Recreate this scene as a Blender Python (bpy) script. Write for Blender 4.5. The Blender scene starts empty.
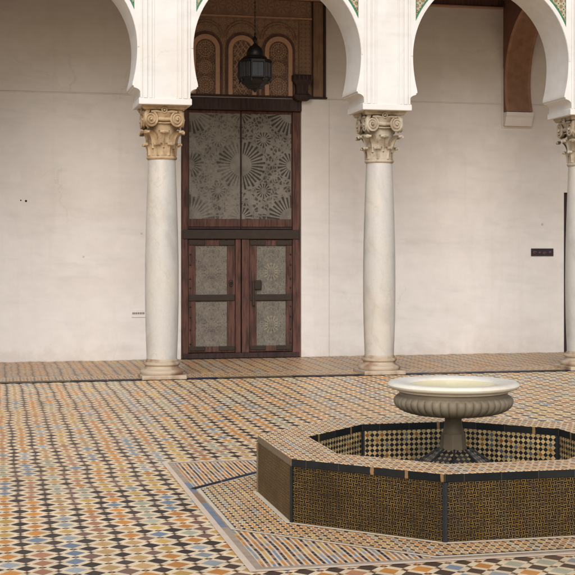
import bpy, bmesh, math, random
from mathutils import Vector, Matrix
random.seed(7)
R = math.radians; PI = math.pi; TAU = 2*PI
scene = bpy.context.scene
col = scene.collection

# ------------------------------------------------------------------ shader helper
class V:
    def __init__(s, nt, sock): s.nt, s.k = nt, sock
    def _m(s, op, *a):
        n = s.nt.nodes.new('ShaderNodeMath'); n.operation = op
        for i, x in enumerate((s,)+a):
            if isinstance(x, V): s.nt.links.new(x.k, n.inputs[i])
            else: n.inputs[i].default_value = x
        return V(s.nt, n.outputs[0])
    def __add__(s, o): return s._m('ADD', o)
    def __radd__(s, o): return s._m('ADD', o)
    def __sub__(s, o): return s._m('SUBTRACT', o)
    def __rsub__(s, o): return (s*-1.0)+o
    def __mul__(s, o): return s._m('MULTIPLY', o)
    def __rmul__(s, o): return s._m('MULTIPLY', o)
    def __truediv__(s, o): return s._m('DIVIDE', o)
    def floor(s): return s._m('FLOOR')
    def fract(s): return s._m('FRACT')
    def abs(s): return s._m('ABSOLUTE')
    def gt(s, o): return s._m('GREATER_THAN', o)
    def lt(s, o): return s._m('LESS_THAN', o)
    def mx(s, o): return s._m('MAXIMUM', o)
    def mn(s, o): return s._m('MINIMUM', o)
    def mod2(s): return s._m('FLOORED_MODULO', 2.0)
    def sin(s): return s._m('SINE')
    def sqrt(s): return s._m('SQRT')
    def atan2(s, o): return s._m('ARCTAN2', o)
    def pw(s, o): return s._m('POWER', o)
    def sm(s, a, b):     # smooth 0..1 between a and b
        n = s.nt.nodes.new('ShaderNodeMapRange'); n.interpolation_type = 'SMOOTHSTEP'
        s.nt.links.new(s.k, n.inputs[0]); n.inputs[1].default_value = a; n.inputs[2].default_value = b
        return V(s.nt, n.outputs[0])

class M:
    def __init__(s, name):
        s.m = bpy.data.materials.new(name); s.m.use_nodes = True
        s.nt = s.m.node_tree; s.b = s.nt.nodes['Principled BSDF']
        s.tc = s.nt.nodes.new('ShaderNodeTexCoord')
    def new(s, t): return s.nt.nodes.new(t)
    def link(s, a, b): s.nt.links.new(a.k if isinstance(a, V) else a, b)
    def xyz(s, space='Object'):
        if space == 'World':
            g = s.new('ShaderNodeNewGeometry'); o = g.outputs['Position']
        else: o = s.tc.outputs[space]
        n = s.new('ShaderNodeSeparateXYZ'); s.link(o, n.inputs[0])
        s.pos = o
        return [V(s.nt, n.outputs[i]) for i in range(3)]
    def comb(s, x, y, z=0.0):
        n = s.new('ShaderNodeCombineXYZ')
        for i, v in enumerate((x, y, z)):
            if isinstance(v, V): s.link(v, n.inputs[i])
            else: n.inputs[i].default_value = v
        return n.outputs[0]
    def noise(s, scale, detail=4, rough=.55, vec=None, dist=0.0, obj=True):
        n = s.new('ShaderNodeTexNoise'); n.inputs['Scale'].default_value = scale
        n.inputs['Detail'].default_value = detail; n.inputs['Roughness'].default_value = rough
        n.inputs['Distortion'].default_value = dist
        if vec is None:
            vec = s.tc.outputs['Object']
        s.link(vec, n.inputs['Vector'])
        return V(s.nt, n.outputs['Fac'])
    def white(s, x, y=0.0, z=0.0):
        n = s.new('ShaderNodeTexWhiteNoise'); n.noise_dimensions = '3D'
        s.link(s.comb(x, y, z), n.inputs['Vector'])
        return V(s.nt, n.outputs['Value'])
    def vor(s, scale, vec=None, feature='F1', rnd=1.0):
        n = s.new('ShaderNodeTexVoronoi'); n.feature = feature; n.inputs['Scale'].default_value = scale
        n.inputs['Randomness'].default_value = rnd
        s.link(vec if vec is not None else s.tc.outputs['Object'], n.inputs['Vector'])
        return n
    def mix(s, f, a, b, mode='MIX'):
        n = s.new('ShaderNodeMix'); n.data_type = 'RGBA'; n.blend_type = mode
        if isinstance(f, V): s.link(f, n.inputs[0])
        else: n.inputs[0].default_value = f
        for i, c in ((6, a), (7, b)):
            if isinstance(c, tuple): n.inputs[i].default_value = (*c, 1)
            else: s.link(c, n.inputs[i])
        return n.outputs[2]
    def ramp(s, v, stops, const=False):
        n = s.new('ShaderNodeValToRGB'); cr = n.color_ramp
        if const: cr.interpolation = 'CONSTANT'
        while len(cr.elements) < len(stops): cr.elements.new(.5)
        for e, (p, c) in zip(cr.elements, stops): e.position = p; e.color = (*c, 1)
        s.link(v, n.inputs[0]); return n.outputs[0]
    def gain(s, c, v):   # multiply colour by a value
        n = s.new('ShaderNodeVectorMath'); n.operation = 'SCALE'
        if isinstance(c, tuple): n.inputs[0].default_value = c
        else: s.link(c, n.inputs[0])
        s.link(v, n.inputs['Scale']); return n.outputs[0]
    def out(s, c=None, rough=.6, bump=None, bs=.2, bd=.01, spec=.4, metal=0.0):
        if c is not None:
            if isinstance(c, tuple): s.b.inputs['Base Color'].default_value = (*c, 1)
            else: s.link(c, s.b.inputs['Base Color'])
        if isinstance(rough, V): s.link(rough, s.b.inputs['Roughness'])
        else: s.b.inputs['Roughness'].default_value = rough
        s.b.inputs['Specular IOR Level'].default_value = spec
        s.b.inputs['Metallic'].default_value = metal
        if bump is not None:
            n = s.new('ShaderNodeBump'); n.inputs['Strength'].default_value = bs; n.inputs['Distance'].default_value = bd
            s.link(bump, n.inputs['Height']); s.link(n.outputs[0], s.b.inputs['Normal'])
        return s.m

# ------------------------------------------------------------------ palette (real base colours)
CREAM = (.90, .69, .43); DARK = (.028, .015, .012); ORANGE = (.70, .27, .045); BLUE = (.20, .27, .33)
SAGE = (.46, .45, .30); OCHRE = (.70, .42, .10); ROSE = (.40, .20, .10); BEIGE = (.62, .36, .14)

def lattice(name, px, py, space='World', w=.155, cream=CREAM, shade_mix=0.0, stripes=0.0, swap=False, dark=DARK, cool=True, rough=.38, rot=0.0):
    """zellige lattice: diagonal squares in columns, dark and coloured columns taking turns, cream strips between"""
    m = M(name); x, y, z = m.xyz(space)
    if swap: x, y = y, x
    if rot:
        x, y = x*math.cos(rot)+y*math.sin(rot), y*math.cos(rot)-x*math.sin(rot)
    # the hand-laid tiles wander a little
    wob = m.noise(1.3, 2, vec=m.comb(x, y)); wob2 = m.noise(1.1, 2, vec=m.comb(y, x, 5.0))
    x = x + (wob-.5)*px*.55; y = y + (wob2-.5)*px*.55
    s = x*(1/px); t = y*(1/py)
    A = s+t; B = s-t; i = A.floor(); j = B.floor()
    da = (A.fract()-.5).abs(); db = (B.fract()-.5).abs()
    c = i+j; r = i-j
    odd = c.mod2().gt(.5)
    e = da.mx(db)
    jit = (m.white(i, j, 3.1)-.5)*.05
    grout = (e+jit).sm(.5-w-.012, .5-w+.012)
    # knots where the strips cross
    knot = da.mn(db).gt(.5-w*.95)
    cell = m.white(i, j, .7)
    run = m.white(c, ((r*.13)+m.white(c, 2.0)*7.0).floor(), 4.4)
    useown = m.white(i, j, 9.3).gt(.70)
    pick = run + (cell-run)*useown
    cols = m.ramp(pick, [(0, ORANGE), (.30, OCHRE), (.44, BLUE), (.52, SAGE), (.63, BEIGE), (.78, (.50, .21, .10)), (.9, (.36, .38, .36))], True)
    if not cool: cols = m.ramp(pick, [(0, ORANGE), (.3, OCHRE), (.45, ORANGE), (.6, BEIGE), (.72, (.50, .21, .10)), (.86, SAGE), (.95, (.36, .38, .36))], True)
    dks = m.ramp(cell, [(0, dark), (.62, tuple(k*1.9 for k in dark)), (.86, (.2, .1, .07))], True)
    tile = m.mix(odd, cols, dks)
    tile = m.gain(tile, cell*.35+.83)
    cr = m.gain(cream, m.white(i, (A*2).floor(), 6.0)*.22+.9)
    kn = m.mix(odd, m.mix(.6, cols, ROSE), dark)
    body = m.mix(grout, tile, cr)
    body = m.mix(knot, body, kn)
    if stripes: # strips parallel to the columns read as continuous bands
        band = ((s*2.0).fract()-.5).abs().gt(.5-stripes*.5)
        body = m.mix(band*.75, body, cream)
    # wear, dust and pale patches, then painted shade for the gallery floor
    n1 = m.noise(.55, 5, vec=m.comb(x, y)); n2 = m.noise(9, 4, vec=m.comb(x, y))
    body = m.mix(n1.sm(.4, .8)*.14, body, (.50, .36, .24))
    body = m.gain(body, n2*.5+.76)
    if shade_mix: body = m.mix(shade_mix, body, (.22, .135, .085))  # brown mix puts the gallery's shade into the tile colour
    hue = m.noise(.35, 2, vec=m.comb(x, y, 8.0))
    body = m.mix(hue.sm(.40, .75)*.25, body, (.56, .32, .15))
    fine = m.noise(70, 3, .7, vec=m.comb(x, y)); body = m.gain(body, fine*.5+.76)
    body = m.mix((fine.gt(.70))*.5, body, (.34, .24, .16))
    joint = (e.gt(.488))*.4 + n2*.5 + fine*.2 + (A.fract()-.5)*(cell-.5)*1.6 + (B.fract()-.5)*(m.white(i, j, 8.8)-.5)*1.6
    return m.out(body, rough=n2*.3+(rough-.1), bump=joint, bs=.4, bd=.003, spec=.22)

def stone(name, base, vein=None, scale=3.0, stain=None, stainf=.5, rough=.5, bs=.25):
    m = M(name); x, y, z = m.xyz('World'); zz = z*.55 if vein else z*1.0; P = m.comb(x+z*.25, y, zz)
    n1 = m.noise(scale, 6, .6, vec=P, dist=.5); n2 = m.noise(scale*9, 5, .65, vec=m.pos); n3 = m.noise(scale*.5, 3, vec=m.pos)
    c = m.gain(base, n2*.24+.88)
    if vein: 
        v = m.noise(scale*.6, 7, .62, vec=P, dist=.7); c = m.mix(((v-.5).abs().sm(.03, .0))*.42*n3.sm(.4, .65), c, vein)
        c = m.mix(n1.sm(.45, .72)*.5, c, vein); sp = m.noise(38, 4, .6, vec=m.pos); c = m.mix(sp.sm(.66, .74)*.35, c, tuple(k*.7 for k in vein))
    if stain: c = m.mix(n3.sm(.42, .68)*stainf, c, stain); 
    return m.out(c, rough=rough, bump=n2, bs=bs, bd=.006, spec=.35)

def wood(name, base, dark, scale=1.0, rough=.65):
    m = M(name); x, y, z = m.xyz()
    g = m.noise(6*scale, 6, .65, vec=m.comb(x*6, y*6, z*.7)); n = m.noise(3, 5)
    c = m.mix(g.sm(.35, .7), base, dark); c = m.mix(n.sm(.5, .8)*.6, c, tuple(k*.45 for k in dark))
    return m.out(c, rough=rough, bump=g, bs=.4, bd=.004, spec=.25)

def plain(name, c, rough=.6, metal=0.0, var=.3, scale=12):
    m = M(name); m.xyz(); n = m.noise(scale, 5)
    return m.out(m.gain(c, n*var*2+(1-var)), rough=rough, bump=n, bs=.2, bd=.004, metal=metal, spec=.35)

MT = {}
MT['court'] = lattice('zellige_court', .1635, .178)
MT['gallery'] = lattice('zellige_gallery', .172, .168, shade_mix=.5, w=.14)
MT['teeth'] = lattice('zellige_small_edge', .084, .17, shade_mix=.42, w=.17)
def stripes(name, p, seg):
    m = M(name); x, y, z = m.xyz('World')
    x = x+(m.noise(2.0, 2, vec=m.comb(x, y))-.5)*.02
    s = x*(1/p); i = s.floor(); t = y*(1/seg)+m.white(i, 3.0)*.5; j = t.floor()
    a = (s.fract()-.5).abs(); b = (t.fract()-.5).abs(); cell = m.white(i, j, 2.0)
    odd = i.mod2().gt(.5)
    cols = m.ramp(m.white(i, (t*.25).floor(), 6.0)+(cell-.5)*.3, [(0, ORANGE), (.28, OCHRE), (.42, (.36, .36, .33)), (.6, BEIGE), (.72, ORANGE), (.86, ROSE), (.95, BLUE)], True)
    dk = m.ramp(cell, [(0, (.07, .04, .03)), (.4, (.13, .075, .055)), (.65, (.34, .18, .10))], True)
    c = m.gain(m.mix(odd, cols, dk), cell*.4+.8)
    c = m.mix(a.sm(.26, .32), c, m.gain((.84, .66, .46), cell*.15+.9))
    c = m.mix(b.gt(.44)*.7, c, (.62, .46, .30))
    n = m.noise(9, 4, vec=m.comb(x, y)); return m.out(m.gain(c, n*.5+.76), rough=.45, bump=n, bs=.2, bd=.002, spec=.16)
MT['surround'] = stripes('zellige_surround_stripes', .028, .055)
MT['ring'] = lattice('zellige_surround_ring', .044, .070, w=.13, cool=False)
MT['coping'] = lattice('zellige_coping', .044, .085, w=.15, cool=False, dark=(.11, .06, .04), rough=.45)
def strip_mat(name, a, b, seg, space='World', thr=.5, axis=0, c3=None):
    m = M(name); p = m.xyz(space); k = (p[axis]*(1/seg)).floor(); w = m.white(k, 1.7)
    c = m.mix(w.gt(thr), a, b)
    if c3: c = m.mix(m.white(k, 7.7).gt(.8), c, c3)
    jn = ((p[axis]*(1/seg)).fract()-.5).abs().gt(.485)
    n = m.noise(14, 4, vec=m.pos); c = m.gain(c, n*.7+.62); c = m.mix(jn*.6, c, (.35, .28, .2))
    return m.out(c, rough=.5, bump=n, bs=.2, bd=.002, spec=.12)
MT['bluestrip'] = strip_mat('blue_black_edge_tiles', (.010, .012, .020), (.014, .024, .060), .45, c3=(.11, .075, .04))
MT['cream_line'] = plain('cream_strip_tiles', (.84, .65, .47), .45, var=.2)
MT['cream_line2'] = plain('pale_strip_tiles', (.80, .68, .50), .45, var=.2)
MT['bluegrey'] = strip_mat('blue_grey_strip_tiles', (.50, .37, .26), (.24, .27, .31), .36, axis=1, thr=.8, c3=(.36, .22, .14))
MT['drain'] = strip_mat('dark_drain_line', (.018, .02, .026), (.03, .035, .05), .3, c3=(.08, .14, .26))

def plaster(name, base, dirt, low=True, grime=.35):
    m = M(name); x, y, z = m.xyz('World')
    n1 = m.noise(.8, 6, .6, vec=m.comb(x*.8, y, z*1.6)); n2 = m.noise(6, 6, .65, vec=m.pos); n3 = m.noise(40, 3, vec=m.pos)
    c = m.mix(n1.sm(.4, .75)*grime, base, dirt)
    c = m.gain(c, n2*.16+.92)
    # brushy trowel streaks
    n4 = m.noise(2.2, 6, .7, vec=m.comb(x*.5+z*.6, y, z*2.6)); c = m.mix(n4.sm(.48, .72)*.30, c, tuple(k*.72 for k in base))
    ck = V(m.nt, m.vor(.55, vec=m.comb(x+(n2-.5)*.35+(n1-.5)*.5, y, z*.8+(n2-.5)*.3), feature='DISTANCE_TO_EDGE').outputs['Distance'])
    cm = m.noise(.9, 2, vec=m.comb(z, x, 4.0)).sm(.48, .62)
    c = m.mix(ck.sm(.003, .0005)*cm*.22, c, tuple(k*.5 for k in base))
    st = m.noise(1.0, 5, .65, vec=m.comb(x*5, y*3, z*.35)); c = m.mix(st.sm(.52, .75)*(.18 if low else .30), c, dirt)
    pt = m.noise(1.6, 3, .5, vec=m.comb(x, 7.0, z)); c = m.mix(pt.sm(.60, .64)*.16, c, tuple(min(1, k*1.16) for k in base))
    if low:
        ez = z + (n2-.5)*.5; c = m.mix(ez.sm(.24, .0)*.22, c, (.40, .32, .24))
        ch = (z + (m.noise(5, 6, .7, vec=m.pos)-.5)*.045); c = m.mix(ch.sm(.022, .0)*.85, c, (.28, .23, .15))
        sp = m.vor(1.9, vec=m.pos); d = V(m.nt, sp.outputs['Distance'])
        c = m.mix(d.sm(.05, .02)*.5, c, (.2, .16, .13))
    return m.out(c, rough=.85, bump=n2*.6+n3*.25+n1, bs=.35, bd=.012, spec=.2)
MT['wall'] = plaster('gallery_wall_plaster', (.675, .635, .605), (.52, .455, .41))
MT['arch'] = plaster('arcade_white_plaster', (.73, .712, .685), (.63, .56, .47), low=False, grime=.4)
MT['shaft'] = stone('veined_marble', (.515, .49, .45), (.33, .305, .28), 4.5, stain=(.62, .53, .42), stainf=.35, rough=.38, bs=.12)
MT['capo'] = stone('ochre_stained_marble', (.46, .335, .20), None, 14, stain=(.22, .125, .06), stainf=.8, rough=.6)
MT['capp'] = stone('pale_grey_marble', (.46, .395, .305), None, 14, stain=(.25, .18, .11), stainf=.8, rough=.6)
MT['base'] = stone('stained_base_marble', (.46, .37, .27), None, 9, stain=(.24, .13, .065), stainf=.85, rough=.55)
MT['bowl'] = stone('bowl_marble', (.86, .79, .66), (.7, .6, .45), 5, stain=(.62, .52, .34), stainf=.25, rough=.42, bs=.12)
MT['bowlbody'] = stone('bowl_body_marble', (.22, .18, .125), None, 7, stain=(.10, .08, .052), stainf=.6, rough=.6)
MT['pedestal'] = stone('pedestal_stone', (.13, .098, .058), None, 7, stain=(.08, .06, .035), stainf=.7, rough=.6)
MT['bowlin'] = stone('bowl_inside_marble', (.74, .66, .44), None, 6, stain=(.60, .50, .26), stainf=.5, rough=.3, bs=.08)
MT['frame'] = wood('red_brown_door_wood', (.118, .052, .038), (.036, .019, .015), .7)
MT['lintel'] = wood('dark_lintel_wood', (.05, .026, .022), (.02, .012, .012))
MT['iron'] = plain('rusty_iron', (.035, .024, .017), .6, .3, .4)
MT['beam'] = wood('ceiling_beam_wood', (.16, .085, .055), (.07, .035, .025))
MT['frieze'] = wood('frieze_wood', (.13, .065, .05), (.07, .035, .03))
MT['board'] = wood('carved_panel_board', (.24, .145, .09), (.16, .095, .06))
MT['band'] = plain('carved_panel_arch_band', (.42, .255, .17), .7, var=.25, scale=30)
MT['bronze'] = plain('black_lantern_metal', (.022, .019, .018), .45, .6, .4, 40)
MT['glass'] = plain('dusty_lantern_glass', (.014, .015, .018), .45, .0, .3, 20)

def carved(name, lo, hi, scale, k=1):
    """small floral relief: petals round the points of a lattice"""
    m = M(name); x, y, z = m.xyz('UV')
    s = x*scale; t = y*scale
    a = (s.fract()-.5); b = (t.fract()-.5); r = (a*a+b*b).sqrt(); th = b.atan2(a)
    pet = (th*8.0).sin()*.5+.5
    f1 = pet.gt(.35)*r.gt(.12)*r.lt(.42) + r.lt(.06) + (r-.45).abs().lt(.02)
    n = m.noise(60, 3, vec=m.pos); v = V(m.nt, m.vor(scale*5.5, vec=m.pos, feature='DISTANCE_TO_EDGE').outputs['Distance']).lt(.055)
    f = f1.mn(1.0)*.75+v*.25
    c = m.mix(f, lo, hi); c = m.gain(c, n*.7+.62)
    return m.out(c, rough=.7, bump=f, bs=.7, bd=.008, spec=.2)
MT['floral'] = carved('carved_floral_plaster', (.23, .145, .098), (.40, .26, .175), 9)
MT['floral2'] = carved('carved_frieze_plaster', (.24, .15, .103), (.35, .22, .15), 4.2)
MT['floral3'] = carved('carved_strip_plaster', (.20, .125, .085), (.40, .255, .165), 16)
MT['girih'] = None
def rosette_mat():
    m = M('carved_rosette_ground'); x, y, z = m.xyz('UV')
    v = V(m.nt, m.vor(46, vec=m.pos, feature='DISTANCE_TO_EDGE').outputs['Distance']).lt(.09)
    n = m.noise(50, 3, vec=m.pos); c = m.mix(v, (.09, .056, .042), (.31, .19, .13)); c = m.gain(c, n*.8+.5)
    return m.out(c, rough=.75, bump=v, bs=.6, bd=.006, spec=.2)
MT['rosground'] = rosette_mat()
MT['rosring'] = plain('carved_rosette_relief', (.36, .23, .155), .7, var=.3, scale=60)

def sunburst(name, crisp, tint):
    """grey carved panel; UV in metres measured from the middle of the pair of upper leaves"""
    m = M(name); x, y, z = m.xyz('UV')
    holes = None
    for cx, cy, rin, rout, N in ((0, 0, .10, .36, 34), (.74, .79, .12, .36, 34), (-.74, .79, .12, .36, 34), (.74, -.79, .12, .36, 34), (-.74, -.79, .12, .36, 34), (.333, .37, .02, .115, 14), (-.333, .37, .02, .115, 14), (.333, -.37, .02, .115, 14), (-.333, -.37, .02, .115, 14), (.74, 0, .03, .20, 20), (-.74, 0, .03, .20, 20), (0, .76, .03, .17, 18), (0, -.76, .03, .17, 18)):
        dx = x-cx; dy = y-cy; r = (dx*dx+dy*dy).sqrt(); th = dy.atan2(dx)
        ph = (th*(N/TAU)).fract()-.5
        t = (r-rin)/(rout-rin)
        slot = ph.abs().lt(t*.10+.17)*t.gt(.22+0)*t.lt(1.0)
        slot = slot*((th*(N/TAU)).floor().mod2()*.12+t).lt(1.0)
        holes = slot if holes is None else holes.mx(slot)
        free = t.gt(1.06)
        allfree = free if N == 34 and cx == 0 else allfree*free
    d = V(m.nt, m.vor(24, vec=m.comb(x.abs(), y), rnd=.7).outputs['Distance'])
    w = V(m.nt, m.vor(9.5, vec=m.comb(x.abs(), y*1.0), feature='DISTANCE_TO_EDGE', rnd=.6).outputs['Distance'])
    w3 = V(m.nt, m.vor(19, vec=m.comb(x.abs(), y*.8), feature='DISTANCE_TO_EDGE', rnd=.85).outputs['Distance'])
    small = w3.gt(.13)*w.gt(.035)*allfree*(m.noise(7, 2, vec=m.pos).gt(.40))
    cut = holes.mx(small*.85)
    n = m.noise(3.5, 6, .65, vec=m.pos); n2 = m.noise(26, 4, vec=m.pos)
    fade = n.sm(.3, .7)*(1-crisp)+crisp
    base = m.mix(n.sm(.4, .7), tint, tuple(k*.62 for k in tint)); base = m.gain(base, n2*.6+.7)
    c = m.mix(cut*fade*.85, base, (.02, .017, .014))
    return m.out(c, rough=.8, bump=(cut*-1.0+1.0), bs=.7, bd=.01, spec=.2)
MT['sun_r'] = sunburst('carved_grey_panel_crisp', .9, (.205, .182, .155))
MT['sun_l'] = sunburst('carved_grey_panel_faded', .08, (.20, .178, .15))
def lowpanel(name, tint, k):
    m = M(name); x, y, z = m.xyz('UV')
    w = V(m.nt, m.vor(15, vec=m.comb(x.abs(), y.abs()), feature='DISTANCE_TO_EDGE').outputs['Distance'])
    d = V(m.nt, m.vor(26, vec=m.comb(x.abs(), y.abs()), rnd=.9).outputs['Distance']).lt(.24)
    r = (x*x+y*y).sqrt(); th = y.atan2(x); ray = ((th*(14/TAU)).fract()-.5).abs().lt(.2)*r.gt(.05)*r.lt(.13)
    n = m.noise(5, 6, .7, vec=m.pos); n2 = m.noise(40, 4, vec=m.pos)
    c = m.mix(n.sm(.35, .7), tint, tuple(q*.6 for q in tint))
    c = m.mix(ray*.35, c, (.36, .31, .2) if k else (.07, .06, .05))
    c = m.mix(d*.65, c, (.035, .03, .028)); c = m.mix(w.lt(.03)*.35, c, (.32, .27, .18)); c = m.gain(c, n2*.8+.6)
    return m.out(c, rough=.75, bump=w, bs=.5, bd=.01, spec=.25)
MT['low0'] = lowpanel('faded_grey_leaf_panel', (.185, .158, .135), 0)
MT['low1'] = lowpanel('blue_grey_leaf_panel', (.165, .148, .125), 1)

def basket(name='ochre_and_black_interlace', hi=((.25, .15, .045), (.17, .10, .03), (.09, .055, .025)), lo=((.010, .007, .005), (.022, .015, .009))):
    """outer basin panels: short ochre bars laid in turns upright and flat on near-black"""
    m = M(name); x, y, z = m.xyz('UV')
    wv = m.noise(14, 2, vec=m.pos); x = x+(wv-.5)*.007; y = y+(m.noise(11, 2, vec=m.comb(y, x, 3.0))-.5)*.007
    p = .0185; s = x*(1/p); t = y*(1/p)
    par = (s.floor()+t.floor()).mod2().gt(.5)
    a = s.fract()-.5; b = t.fract()-.5
    u = a+(b-a)*par; v = b+(a-b)*par
    bar = v.abs().gt(.25)*v.abs().lt(.44)*u.abs().lt(.44)
    n = m.noise(3.0, 5, .65, vec=m.pos); n2 = m.noise(45, 3, vec=m.pos)
    w = m.white((s*2).floor(), (t*2).floor(), 1.2)
    oc = m.gain(m.ramp(w, [(0, hi[0]), (.5, hi[1]), (.8, hi[2])], True), n.sm(.2, .7)*.75+.4)
    c = m.mix(bar, m.mix(w.gt(.5), lo[0], lo[1]), oc); c = m.gain(c, n2*.7+.65)
    c = m.mix(n.sm(.62, .8)*.3, c, (.07, .045, .022))
    return m.out(c, rough=.65, bump=bar, bs=.3, bd=.002, spec=.1)
MT['basket'] = basket(); MT['basket_worn'] = basket('worn_brown_interlace', ((.30, .185, .075), (.21, .125, .05), (.14, .085, .04)), ((.05, .032, .016), (.10, .06, .028)))
def dots(name, p, th=.50, cb=(.50, .35, .16), tinted=True):
    m = M(name); x, y, z = m.xyz('UV'); s = x*(1/p); t = y*(1/p)
    a = (s.fract()-.5).abs(); b = (t.fract()-.5).abs()
    dm = (a+b).lt(th); w = m.white(s.floor(), t.floor(), 2.2); w2 = m.white((s+.5).floor(), (t+.5).floor(), 5.0)
    dc = m.ramp(w, [(0, (.014, .012, .012)), (.72, (.20, .085, .02)), (.82, (.07, .08, .09)), (.9, (.014, .012, .012))], True)
    if not tinted: dc = m.ramp(w, [(0, (.014, .012, .012)), (.7, (.03, .028, .028))], True)
    cc = m.gain(cb, w2*.5+.68)
    jn = (a-b).abs().lt(.035)
    c = m.mix(jn*.35, cc, (.12, .08, .04)); c = m.mix(dm, c, dc)
    n = m.noise(25, 4, vec=m.pos); c = m.gain(c, n*.6+.7)
    return m.out(c, rough=.4, bump=dm, bs=.2, bd=.002, spec=.4)
MT['dots'] = dots('dark_diamonds_on_cream', .035)
MT['dots2'] = dots('mound_check_tiles', .034, .62, (.20, .15, .08), False)
def black_edge():
    m = M('black_edge_tiles'); x, y, z = m.xyz('UV'); k = x*(1/.21); w = m.white(k.floor(), 3.0)
    n = m.noise(11, 5, .7, vec=m.pos); chip = ((k.fract()-.5).abs()+(n-.5)*.10).gt(.455)*m.white((k+.5).floor(), 5.0).gt(.52)
    c = m.mix(w.gt(.5), (.010, .011, .012), (.018, .019, .018)); c = m.gain(c, n*.8+.5); c = m.mix(chip, c, m.gain((.26, .15, .065), n*1.2+.3))
    c = m.mix(((k.fract()-.5).abs()).gt(.494)*.35, c, (.2, .14, .08))
    return m.out(c, rough=.55, bump=n, bs=.25, bd=.004, spec=.15)
MT['black'] = black_edge(); MT['blackstrip'] = plain('black_corner_tiles', (.014, .015, .016), .5, var=.35, scale=16)
MT['worn'] = plain('worn_brown_edge_tiles', (.19, .135, .08), .6, var=.4, scale=14)
def mosaic():
    m = M('star_mosaic'); x, y, z = m.xyz('World'); s = x*14; t = z*14
    a = (s.fract()-.5); b = (t.fract()-.5); r = (a*a+b*b).sqrt(); q = (a.abs()+b.abs())
    th = b.atan2(a); star = r.lt(((th*8.0).sin()*.06)+.27)
    c = m.mix(star, (.55, .46, .30), (.03, .03, .035)); c = m.mix(r.lt(.12), c, (.52, .27, .06))
    c = m.mix(q.gt(.78), c, (.04, .14, .07)); c = m.mix((r-.4).abs().lt(.035), c, (.09, .06, .05))
    n = m.noise(40, 3, vec=m.pos)
    return m.out(m.gain(c, n*.6+.7), rough=.4, bump=star, bs=.2, bd=.002)
MT['mosaic'] = mosaic()
MT['green'] = plain('green_glazed_tile', (.05, .17, .085), .35, var=.3, scale=40)
def soffit():
    m = M('painted_soffit'); x, y, z = m.xyz('UV')
    s = x*22; t = y*22; a = s.fract()-.5; b = t.fract()-.5; q = (a*a+b*b).sqrt(); f = (q-.3).abs().lt(.06)
    n = m.noise(8, 5, vec=m.pos); edge = x.abs().gt(.165)
    c = m.mix(f*n.sm(.35, .65)*.4, (.25, .135, .085), (.14, .065, .045)); c = m.mix(edge, c, (.29, .165, .105)); c = m.gain(c, n*1.0+.5)
    return m.out(c, rough=.7, bump=n, bs=.2, bd=.005, spec=.2)
MT['soffit'] = soffit()
MT['spandrel'] = plain('red_brown_spandrel', (.19, .09, .06), .75, var=.25, scale=6)
MT['ventm'] = plain('vent_slots', (.12, .09, .075), .8)
MT['signm'] = plain('dark_plaque', (.022, .012, .02), .4)
MT['signmark'] = plain('faded_plaque_mark', (.20, .09, .08), .6)
MT['holem'] = plain('wall_hole_dark', (.03, .022, .02), .9)
MT['dim'] = wood('side_door_wood', (.04, .02, .017), (.02, .012, .011))

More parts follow.
